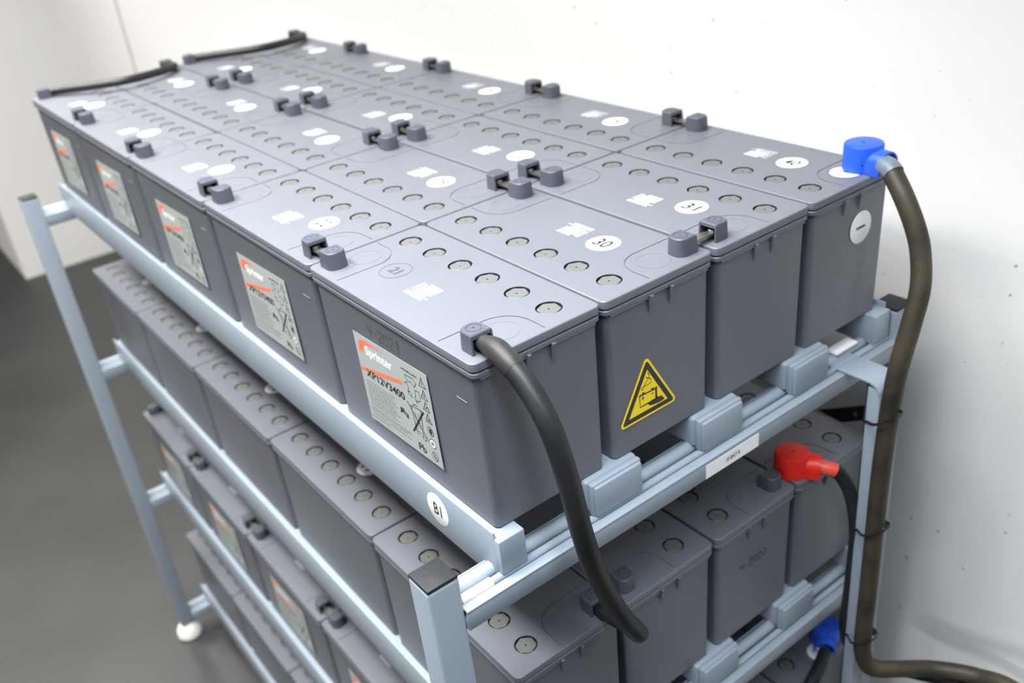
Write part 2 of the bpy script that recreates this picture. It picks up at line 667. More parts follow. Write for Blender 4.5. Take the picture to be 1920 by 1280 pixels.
def build_battery(near_open, far_open, near=True, far=True, detail=True, label=True):
    """empty with its parts; terminals at local -x; local front is -y.  *_open: direction the cover opens to (radians, 0 = -y)"""
    root = empty('lead_battery')
    part(SH['case'], 'case', None, root)
    part(SH['lid'], 'lid', None, root)
    if detail:
        for y in VENT_Y:
            part(SH['plug'], 'vent_plug', None, root, (VENT_X, y, 0), random.uniform(-.5, .5))
        if near:
            part(SH['cover'], 'terminal_cover', None, root, (TX, -TY, 0), near_open)
        if far:
            part(SH['cover'], 'terminal_cover', None, root, (TX, TY, 0), far_open)
        part(SH['print'], 'lid_print', None, root, (-HX + .0635, .003, H), -PI / 2)
    if label:
        o = bpy.data.objects.new('front_label', SH['label'])
        COL.objects.link(o)
        o.parent = root
        #  local u -> -y, v -> +z, normal -> -x
        o.matrix_local = Matrix(((0, 0, -1, -HX + .0036), (-1, 0, 0, HY - .0885), (0, 1, 0, H - .0600), (0, 0, 0, 1))) @ \
            Matrix.Rotation(math.radians(1.6), 4, 'Z')
    return root


def copy_thing(src):
    c = src.copy()
    COL.objects.link(c)
    for ch in src.children:
        d = ch.copy()
        COL.objects.link(d)
        d.parent = c
        for gc in ch.children:
            e = gc.copy()
            COL.objects.link(e)
            e.parent = d
    return c


def disc_sticker(name, r, txt, parent, mtx, mats=('white', 'ink'), tw=.55, th=.48, rim=False):
    """flat round sticker in its own plane (text right = +x, up = +y, normal +z)"""
    bm = bmesh.new()
    if rim:
        stroke(bm, [(p[0], p[1]) for p in circle(r, 0, 36)], .0007, .0003, 1, None, True)
    else:
        lathe(bm, [(r, 0), (r, .0002), (r - .0002, .0003)], 40)
    if txt == '-':
        box(bm, (-r * .42, -r * .075, .0003), (r * .42, r * .075, .0004), 0, 1, 1)
    elif txt:
        text(bm, txt, -r * tw, r * tw, -r * th, r * th, .0004, 1)
    bmesh.ops.recalc_face_normals(bm, faces=[f for f in bm.faces if f.material_index == 0])
    o = finish(bm, name, list(mats), parent)
    o.matrix_local = mtx
    return o


XS = [(.0010, .17475), (.1780, None), (.3576, None), (.5370, None)]
XC = [.0877, .26475, .44435, .6230]
YB = [0, .36254, .72602, 1.09021, 1.45355, 1.81674]
YC = [(YB[i] + YB[i + 1]) / 2 for i in range(5)]
JX = [[0, .0012, 0, -.0012, -.0008], [0, .0004, -.0006, .0005, 0], [0, -.0004, .0006, 0, .0005], [.0002, 0, -.0004, .0004, 0]]
PITCH = .447
ROW = ['front row', 'second row', 'third row', 'fourth row', 'rearmost row']
COLN = ['label-side column', 'second column from label side', 'third column from label side', 'wall-side column']
SHELF = ['top shelf', 'second shelf', 'third shelf', 'lowest shelf']

# prototypes: cover opening directions (local); default: links run row to row, so near opens to -y, far opens to +y
protoA = build_battery(0, PI, label=True)               # labelled face towards -x when not turned
protoHidden = build_battery(0, PI, detail=False, label=True)


def battery(shelf, ci, rj, near_open=None, drop=None, detail=True):
    turned = (ci % 2 == 1) if shelf in (0, 2) else (ci % 2 == 0)
    r = copy_thing(protoA if detail else protoHidden)
    r.location = (XC[ci] + JX[ci][rj], YC[rj], G - H - PITCH * shelf)
    r.rotation_euler = (0, 0, PI if turned else 0)
    return r, turned


def covers(root):
    return [c for c in root.children if c.name.startswith('terminal_cover')]


def world_cover(root, turned, front=True):
    """the cover nearest to the front (-y in the room) or to the back"""
    cs = sorted(covers(root), key=lambda c: c.location.y * (-1 if turned else 1))
    return cs[0] if front else cs[-1]


def place_on_lid(root, turned, x, y, shelf):
    """matrix_local for something on the lid at room (x, y), text reading along -y"""
    w = Matrix.Translation((x, y, G - PITCH * shelf)) @ Matrix.Rotation(-PI / 2, 4, 'Z')
    inv = (Matrix.Translation(root.location) @ Matrix.Rotation(PI if turned else 0, 4, 'Z')).inverted()
    return inv @ w


def number(ci, rj):
    return [21 + rj, 30 - rj, 31 + rj, 40 - rj][ci]


def number2(ci, rj):
    return [20 - rj, 11 + rj, 10 - rj, 1 + rj][ci]


STX = [(.0828, .1213), (.2855, .1207), (.4370, .1162), (.6430, .1185)]
B = {}
for ci in range(4):
    for rj in range(5):
        r, t = battery(0, ci, rj)
        B[0, ci, rj] = r
        n = number(ci, rj)
        if (ci, rj) == (0, 0):
            disc_sticker('number_sticker', .0205, '21', r, place_on_lid(r, t, .0703, .2596, 0), ('white', 'cover'), tw=.40, th=.38, rim=True)
            lb = 'grey battery at the near corner of the top shelf, handwritten date above its label'
        else:
            jit = random.Random(n)
            sx = STX[ci][0] + jit.uniform(-.004, .004) * (rj > 0)
            sy = YB[rj] + STX[ci][1] + jit.uniform(-.006, .006) * (rj > 0)
            disc_sticker('number_sticker', .0218, str(n), r, place_on_lid(r, t, sx, sy, 0))
            lb = 'grey battery %d on the top shelf, %s, %s' % (n, COLN[ci], ROW[rj])
        if (ci, rj) == (1, 0):
            lb = 'grey lead battery numbered 30 with a yellow warning triangle on its front'
        if (ci, rj) == (3, 0):
            lb = 'grey lead battery numbered 40 under the blue terminal boot, minus sticker on its front'
        tag(r, lb, 'battery', 'batteries on the top shelf')

# lower shelves: what can be seen in full detail, the rest plain
DET = {1: [(0, j) for j in range(5)] + [(1, 0), (2, 0), (3, 0)],
       2: [(0, j) for j in range(5)] + [(1, 0), (2, 0), (3, 0)],
       3: [(0, j) for j in range(5)] + [(1, 0), (2, 0), (3, 0)]}
for sh in (1, 2, 3):
    for ci in range(4):
        for rj in range(5):
            det = (ci, rj) in DET[sh]
            r, t = battery(sh, ci, rj, detail=det)
            B[sh, ci, rj] = r
            grp = 'batteries on the ' + SHELF[sh]
            if det:
                lb = 'dark grey battery on the %s, %s, %s' % (SHELF[sh], COLN[ci], ROW[rj])
                if sh == 1 and ci == 3:
                    lb = 'dark grey battery under the red terminal boot on the second shelf'
                if sh == 2 and ci == 3:
                    lb = 'dark grey battery under the lower blue terminal boot on the third shelf'
                if sh == 1 and ci == 0 and rj == 0:
                    lb = 'dark grey battery on the second shelf just behind the near post'
            else:
                lb = 'plain grey battery deep inside the %s, out of sight among the other batteries' % SHELF[sh]
                grp = 'hidden batteries inside the ' + SHELF[sh]
            tag(r, lb, 'battery', grp)
            if det and sh == 1 and (ci, rj) != (3, 0):
                if (ci, rj) == (2, 0):
                    disc_sticker('number_sticker', .0205, '10', r, place_on_lid(r, t, .4150, .112, 1), ('white', 'groove'), rim=True)
                else:
                    xx = {0: .0905, 1: .268, 2: .44}[ci]
                    disc_sticker('number_sticker', .0218, str(number2(ci, rj)), r, place_on_lid(r, t, xx, YB[rj] + .1560, 1))

for pr_ in (protoA, protoHidden):
    for ch_ in list(pr_.children):
        bpy.data.objects.remove(ch_)
    bpy.data.objects.remove(pr_)

# covers that open sideways or are missing
for (sh, ci, rj, front, act) in [
        (0, 1, 0, True, PI / 2), (0, 2, 0, True, -PI / 2),      # the link between 30 and 31 runs across
        (0, 3, 0, True, None),                                  # replaced by the blue boot
        (0, 0, 4, False, PI / 2), (0, 1, 4, False, -PI / 2), (0, 2, 4, False, PI / 2), (0, 3, 4, False, -PI / 2),
        (1, 0, 0, True, 0), (1, 1, 0, True, PI), (1, 2, 0, True, PI), (1, 3, 0, True, None),
        (2, 0, 4, False, PI / 2), (2, 3, 0, True, None)]:
    r = B[sh, ci, rj]
    t = abs(r.rotation_euler.z) > 1
    c = world_cover(r, t, front)
    if act is None:
        bpy.data.objects.remove(c)
    else:
        c.rotation_euler.z = act - (PI if t else 0)

# handwriting and stickers on single batteries
b0 = B[0, 0, 0]
note = bmesh.new()
glyph = {'4': [[(.05, 1), (.0, .45), (.55, .5)], [(.5, 1), (.45, 0)]], '-': [[(.1, .45), (.5, .45)]],
         '2': [[(0, .75), (.15, 1), (.45, .95), (.45, .6), (.0, .02), (.55, .05)]],
         '0': [[(.25, 1), (.02, .7), (.05, .2), (.3, 0), (.55, .35), (.5, .8), (.25, 1)]],
         '1': [[(.1, .75), (.35, 1), (.3, 0)], [(.1, 0), (.55, .02)]]}


def handwriting(bm, s, hgt, w, mat=0, mtx=None, adv=.78):
    x = 0
    for chh in s:
        for st in glyph[chh]:
            P3 = catmull([(p[0] + x, p[1], 0) for p in st], 5) if chh in '20' else [Vector((p[0] + x, p[1], 0)) for p in st]
            stroke(bm, [(p.x * hgt, p.y * hgt) for p in P3], w, 0, mat, mtx)
        x += adv
    return x * hgt


handwriting(note, '4-2021', .0165, .00066)
o = finish(note, 'handwritten_date', ['pencil'], b0, smooth=False)
o.matrix_local = Matrix(((0, 0, -1, -HX + .0028), (-1, 0, 0, -HY + .2290), (0, 1, 0, H - .0515), (0, 0, 0, 1))) @ Matrix.Rotation(.015, 4, 'Z')
o.location.x = -HX + .0032
note = bmesh.new()
handwriting(note, '4-2020', .0130, .0009)
b12 = B[1, 2, 0]
o = finish(note, 'handwritten_date', ['pencil'], b12, smooth=False)
o.matrix_local = Matrix(((-1, 0, 0, .033), (0, 0, 1, HY - .0040), (0, 1, 0, H - .095), (0, 0, 0, 1)))

# the small serial line near the front edge of the labelled faces
sm = bmesh.new()
rnd = random.Random(5)
x = 0
while x < .019:
    w = rnd.uniform(.0006, .0014)
    poly2d(sm, [(x, 0), (x + w, 0), (x + w, .0016), (x, .0016)], 0)
    x += w + .0005
SERIAL = bpy.data.meshes.new('serial_print')
sm.to_mesh(SERIAL)
sm.free()
SERIAL.materials.append(M['print'])
for rj in range(5):
    o = part(SERIAL, 'serial_print', None, B[0, 0, rj])
    o.matrix_local = Matrix(((0, 0, -1, -HX + .0030), (-1, 0, 0, -HY + .0430), (0, 1, 0, H - .0560), (0, 0, 0, 1)))

# yellow warning triangle
b1 = B[0, 1, 0]
bm = bmesh.new()


def rtri(scale, r, n=6):
    A = [Vector((0, .0555)), Vector((-.0485, -.0280)), Vector((.0485, -.0280))]
    A = [p * scale for p in A]
    pts = []
    for k in range(3):
        p, q, s_ = A[k], A[k - 1], A[(k + 1) % 3]
        d1, d2 = (q - p).normalized(), (s_ - p).normalized()
        bis = (d1 + d2).normalized()
        half = math.acos(max(-1, min(1, d1.dot(d2)))) / 2
        c = p + bis * (r / math.sin(half))
        a0 = math.atan2(-(d1.y * 0) + 0, 1)
        n1 = Vector((d1.y, -d1.x))
        if n1.dot(bis) > 0:
            n1 = -n1
        n2 = Vector((d2.y, -d2.x))
        if n2.dot(bis) > 0:
            n2 = -n2
        a1, a2 = math.atan2(n1.y, n1.x), math.atan2(n2.y, n2.x)
        da = (a2 - a1 + PI) % (2 * PI) - PI
        for i in range(n + 1):
            a = a1 + da * i / n
            pts.append((c.x + r * math.cos(a), c.y + r * math.sin(a)))
    return pts


prism(bm, rtri(1.0, .0045), 0, .0004, 0)
poly2d(bm, rtri(.90, .0026), .0005, 1)
poly2d(bm, rtri(.665, .0004), .0006, 0)
hh = .0007
# picture: battery with a leaking corner and fumes (measured in a 0..1 box, y up)
K = Matrix.Translation((0, -.0045, 0))


def T(u, v):            # image measure -> sticker plane
    # affine from apex (605,182), right (955,700), left (265,1082)
    ax, ay = .0, .0545
    rx, ry = .0470, -.0270
    lx, ly = -.0470, -.0270
    det = (955 - 605) * (1082 - 182) - (265 - 605) * (700 - 182)
    a = ((u - 605) * (1082 - 182) - (265 - 605) * (v - 182)) / det
    b = ((955 - 605) * (v - 182) - (u - 605) * (700 - 182)) / det
    return (ax + a * (rx - ax) + b * (lx - ax), ay + a * (ry - ay) + b * (ly - ay))


def TS(pts, w, closed=False):
    stroke(bm, [T(*p) for p in pts], w, hh, 1, None, closed)


def TP(pts):
    poly2d(bm, [T(*p) for p in pts], hh, 1)


TS([(505, 660), (700, 565), (700, 690), (510, 797)], .0015, True)
TP([(537, 640), (537, 618), (563, 604), (565, 628)])
TP([(645, 590), (647, 563), (682, 548), (684, 573)])
TP([(695, 545), (718, 530), (718, 660), (700, 700)])
TP([(700, 690), (718, 655), (740, 665), (775, 640), (780, 660), (805, 680), (800, 697), (760, 722)])
TP([(600, 755), (700, 690), (760, 722), (720, 742), (660, 765), (625, 772)])
TS([(530, 690), (562, 673)], .0012)
TS([(545, 660), (545, 705)], .0012)
TS([(645, 632), (677, 613)], .0012)


def TC(pts, w):
    q = catmull([T(*p) + (0,) for p in pts], 5)
    stroke(bm, [(p.x, p.y) for p in q], w, hh, 1)


TC([(612, 368), (627, 398), (618, 432), (590, 430)], .0012)
TC([(618, 432), (648, 448), (640, 490), (600, 520), (563, 540), (557, 560), (543, 585), (530, 572), (545, 550), (563, 540), (585, 495), (618, 440)], .0010)
bmesh.ops.recalc_face_normals(bm, faces=bm.faces)
o = finish(bm, 'warning_sticker', ['yellow', 'ink'], b1, smooth=False)
# on the room-front (-y) face of a turned battery: local +y
o.matrix_local = Matrix(((-1, 0, 0, -(.2412 - XC[1])), (0, 0, 1, HY - .0052), (0, 1, 0, H - .1510), (0, 0, 0, 1)))
o.rotation_euler.x += 0
tag(o, 'yellow warning triangle showing a battery and fumes')

# minus stickers of battery 40
b3 = B[0, 3, 0]
disc_sticker('minus_sticker', .0235, '-', b3, Matrix(((-1, 0, 0, -(.6480 - XC[3])), (0, 0, 1, HY - .0040), (0, 1, 0, H - .0700), (0, 0, 0, 1))))
disc_sticker('minus_sticker', .0205, '-', b3, place_on_lid(b3, True, .6530, .0385, 0))
b23 = B[2, 3, 0]
disc_sticker('minus_sticker', .0205, '-', b23, place_on_lid(b23, True, .6440, .0190, 2))


# ------------------------------------------------------------------ link bars
def link_bar(a, b, z, label, group):
    a, b = Vector(a), Vector(b)
    d = b - a
    m = (a + b) / 2
    bm = bmesh.new()
    hl = d.length / 2
    n = 6
    prof = []
    for i in range(n + 1):
        x = -hl + 2 * hl * i / n
        prof.append((x, .004 * math.sin(PI * i / n)))
    rings = []
    for x, zz in prof:
        rings.append([(x, -.0065, zz), (x, .0065, zz), (x, .0065, zz + .003), (x, -.0065, zz + .003)])
    loft(bm, rings)
    for s in (-1, 1):
        lathe(bm, [(.0055, .003), (.0055, .0085), (.0048, .0092)], 6, s * (hl - .009), 0, 0)
    bmesh.ops.recalc_face_normals(bm, faces=bm.faces)
    o = finish(bm, 'link_bar', ['metal'], None, angle=40)
    o.location = (m.x, m.y, z)
    o.rotation_euler = (0, 0, math.atan2(d.y, d.x))
    return tag(o, label, 'connector', group)


def term(sh, ci, rj, front):
    t = (ci % 2 == 1) if sh in (0, 2) else (ci % 2 == 0)
    x = XC[ci] + JX[ci][rj] + (-TX if t else TX)
    y = YC[rj] + (-TY if front else TY)
    return (x, y)


zl = G + .0035
for ci in range(4):
    for rj in range(4):
        a, b = term(0, ci, rj, False), term(0, ci, rj + 1, True)
        link_bar((a[0], a[1] - .004), (b[0], b[1] + .004), zl,
                 'metal link bar joining top-shelf batteries %d and %d between their covers' % tuple(sorted((number(ci, rj), number(ci, rj + 1)))),
                 'link bars on the top shelf')
a, b = term(0, 1, 0, True), term(0, 2, 0, True)
link_bar((a[0] - .004, a[1]), (b[0] + .004, b[1]), zl, 'metal link bar joining batteries 30 and 31 at the front edge', 'link bars on the top shelf')
for rj in (1, 2, 3):
    a, b = term(2, 0, rj, False), term(2, 0, rj + 1, True)
    link_bar((a[0], a[1] - .004), (b[0], b[1] + .004), zl - 2 * PITCH,
             'dark link bar on the third shelf, label-side column, joining %s to %s' % (ROW[rj], ROW[rj + 1]),
             'link bars on the third shelf')

# ------------------------------------------------------------------ rack
rack = empty('battery_rack', (.33, .9, 0))
tag(rack, 'pale blue-grey powder-coated steel battery rack with four shelves', 'rack')
RO = Vector((-.33, -.9, 0))


def rpart(bm, name, mats, parent=rack, label=None):
    bmesh.ops.translate(bm, verts=bm.verts, vec=RO)
    bmesh.ops.recalc_face_normals(bm, faces=bm.faces)
    o = finish(bm, name, mats, parent)
    if label:
        o['label'] = label
    return o


YN0, YN1 = -.0175, .0225         # near posts
YF0, YF1 = 1.794, 1.834          # far posts
POSTX = [(-.1035, -.0635), (.7220, .7620)]
ZTOP = G - .2245
for (x0, x1) in POSTX:
    for (y0, y1) in ((YN0, YN1), (YF0, YF1)):
        bm = bmesh.new()
        box(bm, (x0, y0, .055), (x1, y1, ZTOP), .0035, 3)
        po = rpart(bm, 'post', ['steel'])
        bm = bmesh.new()
        box(bm, (x0 + .0003, y0 + .0003, ZTOP + .0002), (x1 - .0003, y1 - .0003, ZTOP + .0052), .002, 2)
        box(bm, (x0 + .003, y0 + .003, ZTOP - .02), (x1 - .003, y1 - .003, ZTOP + .001))
        rpart(bm, 'post_cap', ['cap'], po, 'black plastic cap')
        bm = bmesh.new()
        cx, cy = (x0 + x1) / 2, (y0 + y1) / 2
        lathe(bm, [(.034, 0), (.038, .006), (.037, .022), (.028, .040), (.018, .048), (.012, .050), (.012, .060)], 32, cx, cy)
        rpart(bm, 'foot', ['foot'], po, 'white round plastic foot')

for sh in range(4):
    dz = G - PITCH * sh
    # cross beams: front lip and two rolled edges above a box
    for s, yo in ((1, -.0225), (1, 1.7920)):
        def Y(v):
            return yo + s * (v + .0225)
        xa, xb = -.0640, .7225
        bm = bmesh.new()

        def bb(y0, y1, z0, z1, r):
            a_, b_ = sorted((Y(y0), Y(y1)))
            box(bm, (xa, a_, dz + z0), (xb, b_, dz + z1), r, 2)
        bb(-.0218, .0240, -.3000, -.2830, .002)
        bb(-.0225, -.0185, -.2960, -.2706, .0015)      # face
        bb(-.0232, -.0098, -.2735, -.2700, .0012)      # lip
        bb(.0228, .0250, -.2900, -.2640, .001)
        tube(bm, [(xa, Y(-.0042), dz - .2700), (xb, Y(-.0042), dz - .2700)], .0052, 20)
        tube(bm, [(xa, Y(.0132), dz - .2690), (xb, Y(.0132), dz - .2690)], .0095, 24)
        rpart(bm, 'cross_beam', ['steel'])
    # long rails
    ya, yb = -.0100, 1.8290
    for s, xo in ((1, -.0055), (-1, .7185)):
        bm = bmesh.new()

        def xx(v0, v1):
            a_, b_ = sorted((xo + s * v0, xo + s * v1))
            return a_, b_
        a_, b_ = xx(0, .0035)
        box(bm, (a_, ya + .009, dz - .2815), (b_, yb, dz - .2100), .0015, 2)
        a_, b_ = xx(.0006, .0370)
        box(bm, (a_, ya, dz - .2660), (b_, yb - .001, dz - H - .0001), .0025, 2)
        rpart(bm, 'side_rail', ['steel'])
    for xc in (.1725, .3545, .5350):
        bm = bmesh.new()
        box(bm, (xc - .0415, ya + .011, dz - .2630), (xc + .0415, yb - .011, dz - H - .0001), .005, 3)
        ra = rpart(bm, 'middle_rail', ['steel'])
        for yq in (ya - .002, yb - .008):
            bm = bmesh.new()
            box(bm, (xc - .0400, yq + .004, dz - .2650), (xc + .0400, yq + .014, dz - .2195), .003, 2)
            y0_, y1_ = (yq, yq + .008) if yq < 0 else (yq + .004, yq + .012)
            box(bm, (xc - .0370, y0_, dz - .2645), (xc + .0370, y1_, dz - .2225), .0022, 2)
            rpart(bm, 'end_cap', ['steel'], ra)

# white shim on the top-shelf front beam, sleeve on the lower rolled edge
bm = bmesh.new()
box(bm, (.6130, .0040, G - .2590), (.6620, .0230, G - .2540), .001, 1)
rpart(bm, 'shim', ['white'], rack, 'white plastic shim on the front beam')
bm = bmesh.new()
tube(bm, [(-.0600, -.0042, G - .2700), (-.0180, -.0042, G - .2700)], .0066, 20)
rpart(bm, 'tube_sleeve', ['ivory'], rack, 'ivory sleeve on the beam beside the near post')
# label on the front beam
bm = bmesh.new()
box(bm, (.3090, -.0231, G - .2975), (.4105, -.0226, G - .2765), 0, 1, 0)
mt = Matrix(((1, 0, 0, .360), (0, 0, -1, -.0233), (0, 1, 0, G - .2870), (0, 0, 0, 1)))
text(bm, '10 BAT 8', -.013, .013, -.0032, .0032, 0, 1, mt)
rpart(bm, 'beam_label', ['white', 'ink'], rack, 'white label strip reading 10 BAT 8')
# round B1 sticker on the side rail
o = disc_sticker('rail_sticker', .0225, 'B1', rack, Matrix(((0, 0, -1, -.0056 + RO.x), (-1, 0, 0, .1155 + RO.y), (0, 1, 0, G - .2440), (0, 0, 0, 1))), tw=.38, th=.40)
o['label'] = 'round white sticker reading B1'
# angled cable support bar
bm = bmesh.new()
box(bm, (.5950, -.0640, G - .2690), (.6440, .0080, G - .2655), .0012, 2)
bend = [(-.0600 - .0180 * math.sin(k * PI / 16), G - .2673 - .0180 * (1 - math.cos(k * PI / 16))) for k in range(9)]
qs_ = ring_strip(bend, .0034)
poly_ = [q[0] for q in qs_] + [qs_[-1][3]] + [qs_[-1][2]] + [q[1] for q in reversed(qs_)]
loft(bm, [[(x_, p_.x, p_.y) for p_ in poly_] for x_ in (.5955, .6400)])
box(bm, (.5960, -.0800, .62), (.6260, -.0762, G - .2840), .0016, 2)
box(bm, (.5962, -.0790, .62), (.5990, -.0600, G - .2750), .001, 2)
box(bm, (.6230, -.0790, .62), (.6258, -.0600, G - .2750), .001, 2)
box(bm, (.5960, -.0790, .62), (.6260, .0050, .624), .001, 1)
rpart(bm, 'cable_support', ['steel'], rack, 'bent steel bar holding the tied cables')
# black gusset plate behind the near wall-side post
bm = bmesh.new()
mg = Matrix(((0, 0, 1, .733), (1, 0, 0, 0), (0, 1, 0, 0), (0, 0, 0, 1)))
prism(bm, [(.0200, G - .408), (.1150, G - .461), (.0670, G - .4635), (.0200, G - .436)], 0, .004, 0, mg)
lathe(bm, [(.0045, -.0004), (.0045, .0002)], 16, 0, 0, 1, Matrix.Translation((.733, .0434, G - .4366)) @ Matrix.Rotation(-PI / 2, 4, 'Y'))  # metal disc standing in for the hole in the plate
rpart(bm, 'gusset_plate', ['dark', 'metal'], rack, 'black gusset plate with a hole drawn as a bright disc')


# ------------------------------------------------------------------ cables
def at(x, y, z):
    return Vector((x, y, z + G))


def boot(name, mats, parent, c, zbase, ang, r=.0262, h=.036, label=None):
    """round terminal cap with a hooded side outlet towards ang (0 = +x)"""
    bm = bmesh.new()
    n = 40
    loft(bm, [circle(r * 1.02, 0, n), circle(r, h - .003, n), circle(r - .0012, h - .0008, n), circle(r - .003, h, n), circle(r * .14, h, n), circle(r * .10, h - .0012, n)])
    # hood: arch
    def arch(x, w, top, thick):
        pts = []
        for i in range(13):
            a = PI * i / 12
            pts.append((x, w * math.cos(a), top - w + w * math.sin(a)))
        pts.append((x, -w, .0002))
        inner = []
        wi = w - thick
        for i in range(13):
            a = PI - PI * i / 12
            inner.append((x, wi * math.cos(a), top - w + wi * math.sin(a)))
        return [(x, w, .0002)] + pts + [(x, -wi, .0002)] + inner + [(x, wi, .0002)]
    A = [arch(x, .0185, .0315 if x < .041 else .031, .0028) for x in (.010, .030, .040, .042)]
    loft(bm, A)
    bmesh.ops.recalc_face_normals(bm, faces=bm.faces)
    for a in (-2.2, 2.4, -.9):
        lathe(bm, [(.0015, 0), (.0015, .0006)], 10, 0, 0, 1, Matrix.Rotation(a, 4, 'Z') @ Matrix.Translation((r - .0003, 0, .012)) @ Matrix.Rotation(PI / 2, 4, 'Y'))
    lathe(bm, [(.0016, h - .0004), (.0016, h + .0002)], 10, 0, 0, 1)
    o = finish(bm, name, mats, parent)
    o.location = (c[0], c[1], zbase)
    o.rotation_euler = (0, 0, ang)
    if label:
        o['label'] = label
    return o


def simple_tube(pts, r, name, mats, parent=None, n=10, seg=20):
    bm = bmesh.new()
    tube(bm, catmull(pts, n), r, seg)
    bmesh.ops.recalc_face_normals(bm, faces=bm.faces)
    return finish(bm, name, mats, parent, angle=60)


# 1: looping black cable at the near corner
k1 = empty('power_cable', (0, 0, 0))
tag(k1, 'thick black cable looping from the near corner battery down to the second shelf', 'cable')
p1 = [at(.0272, .034, .0095), at(.0272, .012, .0105), at(.0276, -.012, .0085), at(.0280, -.050, -.0125), at(.0290, -.080, -.0480), at(.0335, -.095, -.1065),
      at(.0405, -.101, -.1757), at(.0555, -.102, -.2446), at(.0860, -.099, -.3220), at(.1130, -.092, -.3720), at(.1330, -.074, -.4030),
      at(.1440, -.046, -.4180), at(.1470, -.018, -.4310), at(.1478, .010, -.4380), at(.1478, .030, -.4385)]
cs = catmull(p1, 12)
bm = bmesh.new()
tube(bm, cs[28:], lambda t: .0118 - .0038 * max(0, (t - .84) / .16), 24)
bmesh.ops.recalc_face_normals(bm, faces=bm.faces)
finish(bm, 'cable_jacket', ['rubber'], k1, angle=60)
bm = bmesh.new()
tube(bm, cs[2:32], lambda t: .0084 + .0042 * min(1, max(0, (t - .25) * 2.2)) - (.0005 if t > .97 else 0), 24)
bmesh.ops.recalc_face_normals(bm, faces=bm.faces)
finish(bm, 'shrink_sleeve', ['shrink'], k1, angle=50)['label'] = 'dusty grey-black shrink sleeve at the top end'

# 2: brown cable under the blue boot
k2 = empty('power_cable', (0, 0, 0))
tag(k2, 'dusty brown cable with a blue boot, hanging down beside the white wall', 'cable')
bx = term(0, 3, 0, True)
bx = (.6790, .0300)
boot('terminal_boot', ['blue', 'groove'], k2, bx, G + .0006, -PI / 2 - .12, label='blue plastic terminal boot')
p2 = [at(.6760, .010, .0130), at(.6640, -.022, .0130), at(.6520, -.052, -.0150), at(.6470, -.075, -.0500), at(.6430, -.088, -.0800), at(.6310, -.100, -.1219), at(.6147, -.102, -.1708), at(.5980, -.100, -.2361),
      at(.5915, -.098, -.3199), at(.5870, -.098, -.4089), at(.5855, -.0985, -.5078), at(.5850, -.0985, -.6141), at(.5830, -.0990, -.7164),
      at(.5880, -.1000, -.7650), at(.6020, -.1100, -.7960), at(.6420, -.1350, -.8080), at(.6900, -.1650, -.8200), at(.7200, -.2200, -.8140), at(.7240, -.2900, -.8000), at(.74, -.42, -.86), at(.77, -.62, -1.06), at(.79, -.82, -1.36), at(.79, -1.00, -1.62), at(.78, -1.20, -1.684), at(.76, -1.70, -1.6855), at(.76, -2.40, -1.6855)]
simple_tube(p2[1:], .0134, 'cable_jacket', ['brown'], k2, 10, 24)
bm = bmesh.new()
c2 = catmull(p2, 10)
tube(bm, c2[6:13], .0138, 22)
finish(bm, 'shrink_sleeve', ['blueshrink'], k2, angle=50)['label'] = 'pale blue-grey sleeve'

# 3: red boot
k3 = empty('power_cable', (0, 0, 0))
tag(k3, 'black cable with a red boot on the second shelf, running down behind the support bar', 'cable')
rx = (.5560, .0310)
boot('terminal_boot', ['red', 'groove'], k3, rx, G - PITCH + .0006, -PI / 2 + .62, label='red plastic terminal boot')
p3 = [at(.5640, .0200, -.4330), at(.5880, -.0130, -.4370), at(.5985, -.0260, -.4480), at(.6020, -.0420, -.4720), at(.6040, -.0520, -.5100), at(.6060, -.0570, -.5600),
      at(.6080, -.0540, -.6600), at(.6080, -.0520, -.7540), at(.6200, -.0620, -.8050), at(.6400, -.0900, -.8350), at(.6900, -.1400, -.8520), at(.735, -.24, -.8560), at(.75, -.38, -.91), at(.80, -.58, -1.12), at(.83, -.78, -1.40), at(.83, -.98, -1.63), at(.83, -1.20, -1.687), at(.82, -1.70, -1.6885), at(.82, -2.40, -1.6885)]
simple_tube(p3[1:], .0106, 'cable_jacket', ['rubber'], k3, 10, 20)
bm = bmesh.new()
tube(bm, catmull(p3, 10)[4:15], .0114, 22)
finish(bm, 'shrink_sleeve', ['pinkred'], k3, angle=50)['label'] = 'pale red sleeve'

# 4: lower blue boot
k4 = empty('power_cable', (0, 0, 0))
tag(k4, 'black cable with a blue boot on the third shelf, sloping down to the left', 'cable')
boot('terminal_boot', ['blue', 'groove'], k4, (.6780, .0320), G - 2 * PITCH + .0006, -PI / 2 - .95, label='blue plastic terminal boot')
p4 = [at(.6560, .0160, -2 * PITCH + .0140), at(.6400, .0040, -2 * PITCH + .0140), at(.6000, -.0120, -2 * PITCH + .0160), at(.5500, -.0260, -2 * PITCH + .0080), at(.4900, -.0400, -.9350), at(.4400, -.0480, -1.0000), at(.4150, -.0540, -1.0900), at(.4000, -.0600, -1.3000), at(.3900, -.0660, -1.5600), at(.3900, -.1100, -1.6700), at(.3850, -.3000, -1.6875), at(.38, -.80, -1.6875)]
simple_tube(p4[1:], .0115, 'cable_jacket', ['rubber'], k4, 10, 20)

